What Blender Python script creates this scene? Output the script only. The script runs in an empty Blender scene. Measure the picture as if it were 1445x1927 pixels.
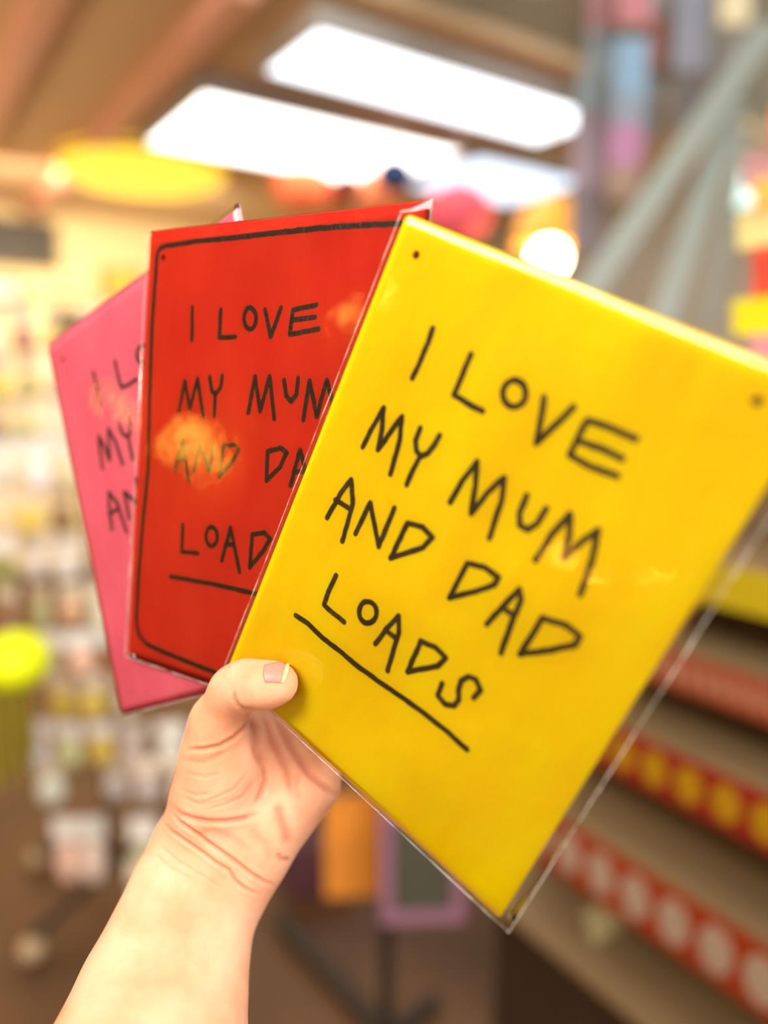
import bpy, bmesh, math, random
import numpy as np
from mathutils import Vector, Matrix
from mathutils.bvhtree import BVHTree
random.seed(7); RNG=np.random.default_rng(5)
SC=bpy.context.scene; COL=SC.collection

# ------------------------------------------------ camera
FPX,CPX,CPY=1392.,722.5,963.5            # focal length and centre for the 1445 x 1927 frame
XW=Vector((0.82352393,0.09462859,-0.55933332)); YW=Vector((-0.56728153,0.13737255,-0.8119855)); ZW=Vector((0.,0.985989,0.16681))
MC=Matrix((XW,YW,ZW)).to_4x4(); MC.translation=Vector((0,0,1.5))
cam_d=bpy.data.cameras.new('camera'); cam=bpy.data.objects.new('camera',cam_d); COL.objects.link(cam)
cam.matrix_world=MC; SC.camera=cam
cam_d.sensor_fit='VERTICAL'; cam_d.sensor_height=36.; cam_d.sensor_width=27.; cam_d.lens=36.*FPX/1927.
cam_d.clip_start=.02; cam_d.clip_end=60
cam_d.dof.use_dof=True; cam_d.dof.focus_distance=.312; cam_d.dof.aperture_fstop=cam_d.lens/13.0
# ------------------------------------------------ world, exposure
SC.view_settings.view_transform='Standard'; SC.view_settings.look='None'; SC.view_settings.gamma=1; SC.view_settings.use_curve_mapping=False
SC.view_settings.exposure=0.0
w=bpy.data.worlds.new('world'); SC.world=w; w.use_nodes=True
w.node_tree.nodes['Background'].inputs[0].default_value=(1.0,.97,.93,1); w.node_tree.nodes['Background'].inputs[1].default_value=1.2
def area(name,loc,aim,sx,sy,power,col):
    l=bpy.data.lights.new(name,'AREA'); l.shape='RECTANGLE'; l.size=sx; l.size_y=sy; l.energy=power; l.color=col
    o=bpy.data.objects.new(name,l); COL.objects.link(o); o.location=loc
    o.rotation_euler=(Vector(aim)-Vector(loc)).to_track_quat('-Z','Y').to_euler(); return o
area('ceiling_light_behind_camera',(.3,-1.4,3.0),(.15,.3,1.4),1.6,.7,76,(1,.96,.9))
area('left_sign_fill',(-1.3,.0,2.9),(.15,.25,1.4),1.4,.7,68,(1,.96,.9))  # unseen fill added high on the left to brighten the signs
area('back_wall_fill',(1.2,4.6,2.62),(1.3,5.6,1.2),1.6,.5,75,(1,.84,.6))  # added warm wash without a fitting, brightens the cream back wall
def point(name,loc,power,col,r):
    l=bpy.data.lights.new(name,'POINT'); l.energy=power; l.color=col; l.shadow_soft_size=r
    o=bpy.data.objects.new(name,l); COL.objects.link(o); o.location=loc; return o
point('left_room_fill',(-.9,3.6,1.75),56,(1,.80,.55),.12)  # bare fill point added out of view to brighten ceiling, wall and rack
# ------------------------------------------------ helpers
def lin(c): return tuple(((v/255.)/12.92 if v/255.<=.04045 else ((v/255.+.055)/1.055)**2.4) for v in c)
MATS={}
def mat(name,rgb,rough=.6,var=.08,scale=8,bump=0,emit=0,metal=0,spec=.5,trans=0,rgb2=None,sss=0):
    if name in MATS: return MATS[name]
    m=bpy.data.materials.new(name); m.use_nodes=True; nt=m.node_tree; N=nt.nodes; b=N['Principled BSDF']
    c=lin(rgb); c2=lin(rgb2) if rgb2 else tuple(v*(1-var) for v in c)
    tc=N.new('ShaderNodeTexCoord'); nz=N.new('ShaderNodeTexNoise'); nz.inputs['Scale'].default_value=scale; nz.inputs['Detail'].default_value=4
    nt.links.new(tc.outputs['Object'],nz.inputs['Vector'])
    mx=N.new('ShaderNodeMix'); mx.data_type='RGBA'; mx.inputs[6].default_value=(*c,1); mx.inputs[7].default_value=(*c2,1)
    rp=N.new('ShaderNodeValToRGB'); rp.color_ramp.elements[0].position=.35; rp.color_ramp.elements[1].position=.65
    nt.links.new(nz.outputs[0],rp.inputs[0]); nt.links.new(rp.outputs[0],mx.inputs[0])
    nt.links.new(mx.outputs[2],b.inputs['Base Color'])
    b.inputs['Roughness'].default_value=rough; b.inputs['Metallic'].default_value=metal; b.inputs['Specular IOR Level'].default_value=spec
    b.inputs['Transmission Weight'].default_value=trans
    if emit: b.inputs['Emission Color'].default_value=(*c,1); b.inputs['Emission Strength'].default_value=emit
    if bump:
        bp=N.new('ShaderNodeBump'); bp.inputs['Strength'].default_value=bump; bp.inputs['Distance'].default_value=.002
        nt.links.new(nz.outputs[0],bp.inputs['Height']); nt.links.new(bp.outputs[0],b.inputs['Normal'])
    MATS[name]=m; return m
def col(rgb,rough=.55): return mat('paint_%d_%d_%d'%tuple(rgb),rgb,rough)
def link(name,me,m=None,parent=None,loc=None,smooth=False):
    o=bpy.data.objects.new(name,me); COL.objects.link(o)
    if m: me.materials.append(m)
    if parent: o.parent=parent
    if loc is not None: o.location=loc
    if smooth:
        me.polygons.foreach_set('use_smooth',[True]*len(me.polygons))
    return o
def obj(name,bm,m,parent=None,loc=None,smooth=False):
    me=bpy.data.meshes.new(name); bm.to_mesh(me); bm.free(); return link(name,me,m,parent,loc,smooth)
def tag(o,label,cat,group=None):
    o['label']=label; o['category']=cat
    if group: o['group']=group
    return o
def thing(name,label,cat,loc=(0,0,0),rz=0,group=None):
    o=bpy.data.objects.new(name,None); COL.objects.link(o); o.location=loc; o.rotation_euler=(0,0,rz); o.empty_display_size=.05
    return tag(o,label,cat,group)
def struct(name,bm,m,smooth=False):
    o=obj(name,bm,m,smooth=smooth); o['kind']='structure'; return o
def B(): return bmesh.new()
def box(bm,x0,x1,y0,y1,z0,z1,bev=0):
    r=bmesh.ops.create_cube(bm,size=1); vs=r['verts']
    for v in vs: v.co=Vector(((x0+x1)/2+v.co.x*(x1-x0),(y0+y1)/2+v.co.y*(y1-y0),(z0+z1)/2+v.co.z*(z1-z0)))
    if bev:
        es=list({e for v in vs for e in v.link_edges}); bmesh.ops.bevel(bm,geom=es,offset=bev,segments=2,affect='EDGES')
    return bm
def lathe(bm,prof,n=32,c=(0,0,0)):
    rings=[]
    for r,z in prof:
        if r<1e-6: rings.append([bm.verts.new((c[0],c[1],c[2]+z))])
        else: rings.append([bm.verts.new((c[0]+r*math.cos(2*math.pi*i/n),c[1]+r*math.sin(2*math.pi*i/n),c[2]+z)) for i in range(n)])
    for a,b in zip(rings[:-1],rings[1:]):
        for i in range(n):
            j=(i+1)%n
            if len(a)==1 and len(b)==1: continue
            if len(a)==1: bm.faces.new((a[0],b[i],b[j]))
            elif len(b)==1: bm.faces.new((a[i],a[j],b[0]))
            else: bm.faces.new((a[i],a[j],b[j],b[i]))
    bmesh.ops.recalc_face_normals(bm,faces=bm.faces[:]); return bm
def ball(bm,c,r,sz=1.0,n=24):
    k=12; return lathe(bm,[(r*math.sin(math.pi*i/k),-r*sz*math.cos(math.pi*i/k)) for i in range(k+1)],n,c)
def tube(bm,pts,r,n=10,cap=True):
    pts=[Vector(p) for p in pts]; rings=[]; up=Vector((.123,.2,.97)).normalized()
    for i,p in enumerate(pts):
        t=(pts[min(i+1,len(pts)-1)]-pts[max(i-1,0)]).normalized(); a=t.cross(up)
        if a.length<.05: a=t.cross(Vector((1,0,0)))
        a.normalize(); b=t.cross(a); rr=r[i] if isinstance(r,(list,tuple)) else r
        rings.append([bm.verts.new(p+rr*(math.cos(2*math.pi*k/n)*a+math.sin(2*math.pi*k/n)*b)) for k in range(n)])
    for a,b in zip(rings[:-1],rings[1:]):
        for k in range(n): bm.faces.new((a[k],a[(k+1)%n],b[(k+1)%n],b[k]))
    if cap: bm.faces.new(rings[0][::-1]); bm.faces.new(rings[-1])
    return bm
def at(px,py,d):   # the point at depth d metres in front of the camera
    return MC@Vector(((px-CPX)*d/FPX,-(py-CPY)*d/FPX,-d))
def onz(px,py,z):
    r=MC.to_3x3()@Vector(((px-CPX)/FPX,-(py-CPY)/FPX,-1)); return Vector((0,0,1.5))+r*((z-1.5)/r.z)

# ------------------------------------------------ the shop: floor, ceiling, walls
CE=2.75
struct('floor',box(B(),-2.6,4.2,-2.5,6.0,-.05,0),mat('floor_brown',(102,68,37),.55,rgb2=(80,53,29),scale=3))
struct('ceiling',box(B(),-2.6,4.2,2.2,6.0,CE,CE+.05),mat('ceiling_tan',(222,190,150),.8,scale=2,var=.05))
HC=4.6
struct('ceiling_over_void',box(B(),-2.6,4.2,-2.5,2.2,HC,HC+.05),mat('ceiling_high_grey',(176,172,164),.8,scale=2))
struct('wall_fascia',box(B(),-2.6,4.2,2.2,2.3,CE+.05,HC),mat('fascia_brown',(140,122,98),.8,scale=3))
struct('wall_back',box(B(),-2.6,4.2,6.0,6.1,-.05,CE+.05),mat('wall_cream',(240,218,166),.8,scale=2,var=.05))
struct('wall_left',box(B(),-2.7,-2.6,-2.5,6.1,-.05,HC),mat('wall_ochre_left',(214,176,112),.8,scale=2,var=.15))
bm=B(); box(bm,4.2,4.3,-2.5,6.1,-.05,2.45); box(bm,4.2,4.3,-2.5,1.4,2.45,HC+.05); box(bm,4.2,4.3,2.62,6.1,2.45,HC+.05); box(bm,4.2,4.3,1.4,2.62,4.2,HC+.05)
struct('wall_right',bm,mat('wall_taupe',(176,172,164),.8,scale=2))
w1=struct('window_1',box(B(),4.18,4.30,1.4,2.62,2.45,2.51),mat('window_frame_grey',(190,200,198),.5))
for nm,a in (('frame_rail',(4.18,4.28,1.4,2.62,4.14,4.2)),('frame_stile',(4.18,4.28,1.4,1.46,2.51,4.14)),('frame_stile',(4.18,4.28,2.56,2.62,2.51,4.14))):
    obj(nm,box(B(),*a),MATS['window_frame_grey'],w1)
obj('pane',box(B(),4.24,4.25,1.46,2.56,2.51,4.14),mat('daylight_pane',(215,245,240),.3,emit=1.5,var=0),w1)
for i,x in enumerate((.58,1.07)):
    struct('trim_%d'%(i+1),box(B(),x-.05,x+.05,2.3,6.0,CE-.07,CE-.001,.008),mat('pink_beam',(236,180,156),.6,var=.04))
bb=struct('baseboard_back',box(B(),-2.6,4.2,5.98,5.999,0,.12),mat('baseboard_brown',(90,62,40),.6))

# ------------------------------------------------ ceiling light panels
def panel(x0,x1,y0,y1,label,es,tint,h=.07):
    t=thing('ceiling_light',label,'ceiling light',((x0+x1)/2,(y0+y1)/2,CE),0,None)
    hx,hy=(x1-x0)/2,(y1-y0)/2; fr=.035; bm=B()
    box(bm,-hx,hx,-hy,-hy+fr,-h,-.001); box(bm,-hx,hx,hy-fr,hy,-h,-.001); box(bm,-hx,-hx+fr,-hy+fr,hy-fr,-h,-.001); box(bm,hx-fr,hx,-hy+fr,hy-fr,-h,-.001)
    obj('frame',bm,mat('light_frame_grey',(190,188,186),.4),t)
    obj('diffuser',box(B(),-hx+fr,hx-fr,-hy+fr,hy-fr,-h+.005,-h+.02),mat('diffuser_%d'%int(es*10),tint,.4,emit=es,var=0),t)
panel(1.33,2.85,2.33,2.80,'long white light panel on the ceiling, the nearer one at the top of the photo',3.2,(232,244,255))
panel(1.22,2.66,3.08,3.90,'wide dazzling white light panel above the red sign',4.5,(255,253,250))
panel(2.72,3.62,3.08,3.80,'short bluish white light panel right of the dazzling one',2.0,(205,225,250))
# yellow drum light
p=onz(270,318,CE-.05); t=thing('drum_ceiling_light','round yellow glowing drum light on the tan ceiling at left','ceiling light',(p.x,p.y,CE))
obj('rim',lathe(B(),[(0,-.001),(.2,-.001),(.42,-.01),(.46,-.05),(.45,-.07)],48),mat('drum_rim',(214,160,70),.5),t,smooth=True)
obj('shade',lathe(B(),[(.445,-.02),(.45,-.07),(.40,-.105),(.2,-.125),(0,-.13)],48),mat('drum_shade',(255,214,70),.5,emit=1.1,var=0),t,smooth=True)
# warm bulb pendant
p=at(1032,486,3.35); t=thing('pendant_lamp','glowing warm globe bulb hanging just above the yellow sign','lamp',(p.x,p.y,p.z))
obj('bulb',ball(B(),(0,0,0),.078),mat('bulb_glow',(255,236,190),.3,emit=22,var=0),t,smooth=True)
obj('socket',lathe(B(),[(0,.115),(.02,.115),(.022,.055),(.0,.05)],16),mat('brass',(190,140,60),.3,metal=.8),t,smooth=True)
obj('cord',tube(B(),[(0,0,.11),(0,0,CE-p.z)],.004,6),mat('cord_black',(30,28,26),.6),t)
obj('shade',lathe(B(),[(.03,.27),(.08,.25),(.13,.19),(.155,.10),(.16,.05),(.155,.05),(.148,.10),(.123,.185),(.075,.24),(.03,.26)],32),mat('amber_halo',(232,160,56),.45,var=.1,emit=.9),t,smooth=True)  # dome added to imitate the bulb's golden halo, its glow is emission
l=bpy.data.lights.new('pendant_glow','POINT'); l.energy=12; l.color=(1,.72,.3); l.shadow_soft_size=.06; o=bpy.data.objects.new('pendant_glow',l); COL.objects.link(o); o.parent=t; o.location=(0,0,-.09)
# small bare bulbs along the left wall, seen only as glints in the plastic
for i,(y,z,r) in enumerate([(.10,1.32,.055),(-.08,1.21,.04),(-.31,1.24,.03),(.93,2.29,.05),(1.5,1.68,.075),(1.98,1.9,.03)]):
    p=(-2.5,y,z); t=thing('bulb_lamp','bare warm bulb, %s of those hanging inside the left shopfront'%('first second third fourth fifth sixth'.split()[i]),'lamp',p)
    obj('bulb',ball(B(),(0,0,0),r),mat('wall_bulb_glow',(255,186,70),.3,emit=18,var=0),t,smooth=True)
    obj('cord',tube(B(),[(0,0,r*.9),(0,0,HC-z)],.004,6),MATS['cord_black'],t)

# ------------------------------------------------ materials for the signs and the sleeves
def board_mat(name,a,b,c=None):
    m=bpy.data.materials.new(name); m.use_nodes=True; nt=m.node_tree; N=nt.nodes; L=nt.links; bs=N['Principled BSDF']
    tc=N.new('ShaderNodeTexCoord'); mp=N.new('ShaderNodeMapping'); mp.inputs['Scale'].default_value=(38,11,30); L.new(tc.outputs['Object'],mp.inputs[0])
    n1=N.new('ShaderNodeTexNoise'); n1.inputs['Scale'].default_value=1; n1.inputs['Detail'].default_value=5; n1.inputs['Distortion'].default_value=.6; L.new(mp.outputs[0],n1.inputs['Vector'])
    mp2=N.new('ShaderNodeMapping'); mp2.inputs['Scale'].default_value=(900,60,500); L.new(tc.outputs['Object'],mp2.inputs[0])
    n2=N.new('ShaderNodeTexNoise'); n2.inputs['Scale'].default_value=1; n2.inputs['Detail'].default_value=2; L.new(mp2.outputs[0],n2.inputs['Vector'])
    ad=N.new('ShaderNodeMath'); ad.operation='MULTIPLY_ADD'; ad.inputs[1].default_value=.25; L.new(n2.outputs[0],ad.inputs[0]); L.new(n1.outputs[0],ad.inputs[2])
    rp=N.new('ShaderNodeValToRGB'); e=rp.color_ramp.elements; e[0].position=.42; e[0].color=(*lin(a),1); e[1].position=.82; e[1].color=(*lin(b),1)
    L.new(ad.outputs[0],rp.inputs[0]); L.new(rp.outputs[0],bs.inputs['Base Color'])
    # specks of the fibreboard
    bs.inputs['Roughness'].default_value=.5; bs.inputs['Specular IOR Level'].default_value=.08
    return m
YEL=board_mat('yellow_board',(255,216,0),(255,232,0)); RED=board_mat('red_board',(206,36,20),(216,50,30)); PNK=board_mat('pink_board',(232,100,126),(238,116,138))
INK=mat('black_marker',(74,60,34),.45,var=.15,scale=60)
INKR=mat('black_marker_on_red',(62,30,20),.45,var=.15,scale=60)
INKP=mat('black_marker_on_pink',(70,40,50),.45,var=.15,scale=60)
EDGE=mat('board_edge',(226,160,70),.7)
def film(name,tint,rough,bstr,bscale):
    m=bpy.data.materials.new(name); m.use_nodes=True; nt=m.node_tree; N=nt.nodes; L=nt.links
    for n in list(N): N.remove(n)
    out=N.new('ShaderNodeOutputMaterial'); mx=N.new('ShaderNodeMixShader'); tr=N.new('ShaderNodeBsdfTransparent'); gl=N.new('ShaderNodeBsdfGlossy'); fr=N.new('ShaderNodeFresnel')
    tr.inputs[0].default_value=(*tint,1); gl.inputs['Roughness'].default_value=rough; fr.inputs[0].default_value=1.5
    tc=N.new('ShaderNodeTexCoord'); nz=N.new('ShaderNodeTexNoise'); nz.inputs['Scale'].default_value=bscale; nz.inputs['Detail'].default_value=2; L.new(tc.outputs['Object'],nz.inputs[0])
    bp=N.new('ShaderNodeBump'); bp.inputs['Strength'].default_value=bstr; bp.inputs['Distance'].default_value=.002; L.new(nz.outputs[0],bp.inputs['Height'])
    L.new(bp.outputs[0],gl.inputs['Normal']); L.new(bp.outputs[0],fr.inputs['Normal'])
    L.new(fr.outputs[0],mx.inputs[0]); L.new(tr.outputs[0],mx.inputs[1]); L.new(gl.outputs[0],mx.inputs[2]); L.new(mx.outputs[0],out.inputs[0]); return m
def seam_mat(name):
    m=bpy.data.materials.new(name); m.use_nodes=True; nt=m.node_tree; N=nt.nodes; L=nt.links; b=N['Principled BSDF']
    b.inputs['Base Color'].default_value=(*lin((250,244,232)),1); b.inputs['Roughness'].default_value=.12; b.inputs['Alpha'].default_value=.5; b.inputs['Specular IOR Level'].default_value=.9
    nz=N.new('ShaderNodeTexNoise'); nz.inputs['Scale'].default_value=160; tc=N.new('ShaderNodeTexCoord'); L.new(tc.outputs['Object'],nz.inputs[0])
    r=N.new('ShaderNodeMapRange'); r.inputs[1].default_value=.35; r.inputs[2].default_value=.65; r.inputs[3].default_value=.06; r.inputs[4].default_value=.42; L.new(nz.outputs[0],r.inputs[0]); L.new(r.outputs[0],b.inputs['Alpha']); return m
FILM=film('clear_film',(.985,.98,.965),.04,.10,45); SEAM=seam_mat('film_seam')

# ------------------------------------------------ a hand-lettered sign in a clear sleeve
W,H=.154,.210; TH=.0011
def board_mesh(holes):
    cu=bpy.data.curves.new('c','CURVE'); cu.dimensions='2D'; cu.fill_mode='BOTH'; cu.extrude=TH/2; cu.resolution_u=2
    def sp(pts):
        s=cu.splines.new('POLY'); s.points.add(len(pts)-1)
        for q,p in zip(s.points,pts): q.co=(p[0],p[1],0,1)
        s.use_cyclic_u=True
    r=.0022; o=[]
    for cx,cy,a0 in ((W-r,H-r,0),(r,H-r,90),(r,r,180),(W-r,r,270)):
        for k in range(5): a=math.radians(a0+90*k/4); o.append((cx+r*math.cos(a),cy+r*math.sin(a)))
    sp(o)
    for hx,hy in holes: sp([(hx+.0016*math.cos(-2*math.pi*k/16),hy+.0016*math.sin(-2*math.pi*k/16)) for k in range(16)])
    co=bpy.data.objects.new('c',cu); COL.objects.link(co); bpy.context.view_layer.update()
    me=bpy.data.meshes.new_from_object(co); bpy.data.objects.remove(co); me.materials.clear(); return me
def stroke_mesh(bm,pts,w,z,seed=0):
    rr=random.Random(seed)
    P=[Vector((x*.001,y*.001)) for x,y in pts]
    # dense points with a slight tremor of the pen
    Q=[]
    for a,b in zip(P[:-1],P[1:]):
        n=max(1,int((b-a).length/.0022)); Q+=[a+(b-a)*k/n for k in range(n)]
    Q.append(P[-1]); Q=[q+Vector((rr.uniform(-1,1),rr.uniform(-1,1)))*.00011 for q in Q]
    ws=[w*.001/2*(1+rr.uniform(-.07,.07)) for _ in Q]
    for i,q in enumerate(Q):
        vs=[bm.verts.new((q.x+ws[i]*math.cos(2*math.pi*k/12),q.y+ws[i]*math.sin(2*math.pi*k/12),z)) for k in range(12)]; bm.faces.new(vs)
    for i in range(len(Q)-1):
        d=Q[i+1]-Q[i]
        if d.length<1e-7: continue
        n=Vector((-d.y,d.x)).normalized()
        a,b=Q[i],Q[i+1]; bm.faces.new([bm.verts.new((p.x,p.y,z)) for p in (a-n*ws[i],b-n*ws[i+1],b+n*ws[i+1],a+n*ws[i])])
def sleeve_mesh(l,r,b,t,amp,seed):
    nx,ny=64,84; g=np.random.default_rng(seed); ks=g.uniform(25,110,(9,2))*g.choice([-1,1],(9,2)); ph=g.uniform(0,6.28,9); am=g.uniform(.3,1,9)*60/np.linalg.norm(ks,axis=1)
    u=np.linspace(-l,W+r,nx); v=np.linspace(-b,H+t,ny); U,V=np.meshgrid(u,v,indexing='ij')
    rip=sum(a*np.sin(k[0]*U+k[1]*V+p) for a,k,p in zip(am,ks,ph))/4.5
    e=np.minimum(np.minimum(U+l,W+r-U),np.minimum(V+b,H+t-V)); prof=np.clip(e/.0028,0,1)**.6
    wav=.00022*np.sin(V*210+seed)*np.exp(-((W+r-U)/.003)**2)
    Zf=prof*(TH/2+.0005+amp*(rip+1.1)); Zb=-prof*(TH/2+.0004+amp*.4*(1.1-rip))
    me=bpy.data.meshes.new('sleeve'); vs=[]; fs=[]
    for s,Zz in ((0,Zf),(1,Zb)):
        o=len(vs); vs+=list(zip((U+wav).ravel(),V.ravel(),Zz.ravel()))
        for i in range(nx-1):
            for j in range(ny-1):
                q=(o+i*ny+j,o+(i+1)*ny+j,o+(i+1)*ny+j+1,o+i*ny+j+1); fs.append(q if not s else q[::-1])
    me.from_pydata(vs,[],fs); me.polygons.foreach_set('use_smooth',[True]*len(fs)); return me
def sign(O,R,m,ink,label,letters,under,border,holes,sl,seed,lw=2.3):
    t=thing('message_sign',label,'sign')
    t.matrix_world=MC@(Matrix([[R[i][0],R[i][1],R[i][2],O[i]] for i in range(3)]+[[0,0,0,1]]))
    bd=link('board',board_mesh(holes),m,t); bd.data.materials.append(EDGE if m is YEL else m)
    for p in bd.data.polygons:
        if abs(p.normal.z)<.5: p.material_index=1
    bm=B()
    for k,s in enumerate(letters): stroke_mesh(bm,s,lw,TH/2+.00006,seed+k)
    obj('lettering',bm,ink,t)
    bm=B()
    for s in under: stroke_mesh(bm,s,lw*1.03,TH/2+.00006,seed+70)
    obj('underline',bm,ink,t)
    if border:
        bm=B()
        for s in border: stroke_mesh(bm,s,2.5,TH/2+.00006,seed+90)
        obj('border_line',bm,ink,t)
    l,r,b,tt,amp=sl
    s=link('sleeve',sleeve_mesh(l,r,b,tt,amp,seed),FILM,t); s['label']='clear plastic sleeve'
    rr=random.Random(seed); pts=[]
    for (a,c) in (((-l,H+tt),(-l,-b)),((-l,-b),(W+r,-b)),((W+r,-b),(W+r,H+tt))):
        for k in range(40):
            f=k/40; pts.append((a[0]+(c[0]-a[0])*f+rr.uniform(-1,1)*.00012,a[1]+(c[1]-a[1])*f+rr.uniform(-1,1)*.00012,0))
    pts.append((W+r,H+tt,0))
    obj('seam',tube(B(),pts,[(.00014 if m is PNK else .0002)+.00012*rr.random() for _ in pts],6),SEAM,s,smooth=True)
    return t
YL=[[(29.9,177.1),(30.4,172.1),(30.5,165.8),(30.1,157.7)],[(48.7,174.9),(48.8,167.3),(49.1,159.5),(55.5,159.0),(62.2,159.1)],[(21.5,124.5),(22.3,134.2),(23.5,142.3),(26.5,135.0),(28.6,126.8),(30.7,135.8),(32.5,143.1),(35.9,134.6),(37.9,121.1)],[(41.8,142.7),(42.2,137.7),(44.2,134.4),(47.0,133.5),(49.1,135.7),(50.1,139.9),(50.5,143.9)],[(46.6,132.6),(46.2,127.4),(46.4,121.1)],[(18.8,90.8),(20.3,103.0),(22.5,110.7),(27.6,102.4),(29.9,86.3)],[(19.2,99.5),(26.3,99.9)],[(34.1,92.4),(34.7,106.9),(46.1,93.6),(45.6,110.7)],[(53.0,92.6),(53.4,108.4),(60.0,110.5),(65.3,109.2),(63.6,103.6),(53.0,92.6)],[(74.1,171.3),(74.6,169.7),(74.5,168.0),(73.7,166.5),(72.4,165.5),(70.8,165.1),(69.0,165.4),(67.4,166.3),(66.3,167.8),(65.8,169.5),(65.9,171.2),(66.7,172.7),(68.1,173.7),(69.7,174.0),(71.4,173.7),(73.0,172.8),(74.1,171.3)],[(80.6,172.9),(82.7,167.3),(85.4,158.2),(88.1,165.3),(91.3,174.3)],[(114.3,174.1),(105.3,173.7),(97.5,172.7),(97.4,167.1),(97.7,160.1),(105.4,159.8),(114.8,161.3)],[(98.4,165.6),(105.2,166.5),(113.3,166.9)],[(65.8,124.4),(66.6,133.9),(68.5,142.5),(71.9,134.9),(75.1,124.8),(77.3,134.7),(80.4,142.5),(83.3,134.9),(85.5,120.8)],[(90.7,140.9),(91.1,134.4),(93.3,130.7),(96.6,130.8),(98.5,134.3),(98.9,140.3)],[(104.0,123.0),(104.8,133.9),(107.0,143.0),(110.3,136.1),(112.2,128.9),(114.5,136.1),(117.6,143.0),(120.5,134.0),(122.8,121.1)],[(81.9,93.0),(82.3,108.3),(88.7,110.6),(94.9,110.3),(95.0,107.2),(89.5,100.7),(81.9,93.0)],[(99.0,92.9),(101.2,101.7),(103.7,111.0),(105.9,108.0),(106.9,99.1),(108.5,87.0)],[(101.3,101.5),(105.5,101.7)],[(114.7,90.9),(115.4,106.7),(123.5,109.4),(129.2,108.8),(129.2,105.2),(122.9,98.4),(114.7,90.9)],[(33.4,72.1),(33.2,64.4),(33.8,57.9),(39.3,57.5),(45.7,57.5)],[(57.2,69.9),(57.8,68.2),(57.6,66.4),(56.9,64.8),(55.7,63.6),(54.2,62.9),(52.6,63.0),(51.1,63.8),(50.1,65.1),(49.6,66.8),(49.7,68.6),(50.4,70.3),(51.7,71.5),(53.2,72.1),(54.8,72.0),(56.2,71.2),(57.2,69.9)],[(62.5,58.3),(64.1,66.5),(66.5,74.4),(69.5,68.8),(72.2,52.4)],[(65.1,66.1),(69.0,66.0)],[(79.9,57.5),(79.3,71.5),(85.4,73.1),(91.0,72.4),(89.8,67.4),(79.9,57.5)],[(107.5,66.0),(108.3,70.3),(105.1,72.6),(102.1,71.8),(100.4,68.5),(101.1,64.9),(103.0,61.6),(102.4,58.2),(99.1,56.4),(95.0,57.4),(94.3,62.8)]]
YU=[[(22.9,45.3),(30.2,46.1),(39.6,45.1),(50.6,45.4),(60.7,45.3),(72.4,46.0),(83.4,47.1),(94.3,47.7),(105.1,47.8),(114.3,47.2)]]
RL=[[(31.8,173.5),(32.8,158.3)],[(50.3,172.0),(50.5,159.4),(60.5,159.7)],[(72.1,167.7),(72.0,165.9),(71.4,164.4),(70.3,163.4),(68.9,163.0),(67.5,163.4),(66.2,164.4),(65.3,166.0),(64.9,167.8),(65.0,169.6),(65.6,171.1),(66.7,172.1),(68.1,172.4),(69.5,172.1),(70.8,171.0),(71.7,169.5),(72.1,167.7)],[(76.9,171.4),(81.4,159.7),(86.0,172.1)],[(105.2,172.7),(92.8,170.9),(92.0,160.6),(107.2,162.8)],[(92.5,166.6),(105.0,167.8)],[(27.0,124.8),(29.6,139.3),(34.1,126.4),(38.0,140.7),(43.3,123.0)],[(45.8,141.5),(48.0,134.6),(50.5,133.9),(53.4,137.1),(53.8,142.3)],[(50.1,133.5),(50.5,124.0)],[(71.2,126.2),(73.8,142.3),(78.2,127.2),(82.3,142.5),(86.7,124.3)],[(90.7,141.1),(92.4,134.7),(95.4,132.4),(97.9,135.4),(98.3,142.4)],[(102.7,124.7),(104.6,141.3),(109.7,126.7),(113.5,142.0),(119.8,127.0)],[(26.7,96.3),(30.7,111.8),(36.2,92.3)],[(28.0,102.5),(33.2,102.3)],[(39.2,97.4),(41.9,110.2),(49.6,97.8),(50.8,111.5)],[(56.2,96.1),(57.4,110.2),(64.4,111.6),(66.9,109.2),(63.5,103.8),(56.2,96.1)],[(84.7,97.2),(84.2,110.0),(91.3,112.0),(95.0,110.3),(92.0,104.0),(84.7,97.2)],[(98.4,96.4),(102.2,112.0),(109.6,95.4)],[(100.0,102.6),(105.8,103.1)],[(115.4,98.2),(114.7,111.9),(121.1,114.0),(125.1,112.2),(121.9,105.7),(115.4,98.2)],[(34.2,71.1),(34.5,58.0),(45.4,58.6)],[(57.2,68.5),(57.1,66.7),(56.4,65.1),(55.4,64.0),(54.0,63.4),(52.5,63.6),(51.3,64.4),(50.3,65.7),(49.9,67.4),(50.0,69.2),(50.7,70.8),(51.8,72.0),(53.2,72.5),(54.6,72.3),(55.9,71.5),(56.8,70.2),(57.2,68.5)],[(61.1,57.8),(65.1,73.6),(72.6,54.1)],[(62.6,65.5),(67.9,66.3)],[(78.5,57.4),(78.5,72.5),(85.5,74.0),(89.1,71.9),(85.0,65.2),(78.5,57.4)],[(100.6,73.6),(97.3,75.1),(95.0,71.8),(98.6,68.3),(100.8,64.6),(97.9,61.1),(94.5,62.6)]]
RU=[[(27.7,44.6),(41.1,45.2),(56.3,45.9),(82.0,46.2),(104.5,46.1)]]
RB=[[(148.2,195),(147.6,200.5),(143.6,202.5),(143.6,202.5),(125.9,203.3),(104.2,203.9),(80.9,203.8),(55.7,203.5),(30.1,203.6),(20.1,203.2),(11.9,203.0),(7.5,202.3),(5.4,200.1),(5.2,193.3),(4.8,179.2),(4.4,165.0),(5.6,131.3),(7.4,95.4),(5.6,68.2),(4.7,38.8),(4.8,18.3),(7.0,11.5),(13.3,7.6),(28.4,6.3),(47.6,5.2),(65.7,4.5),(90,5.2),(130,5.6),(143,6.2),(147,9),(148.2,15),(148.5,60),(147.6,120),(148.6,170),(148.2,195)]]
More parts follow.
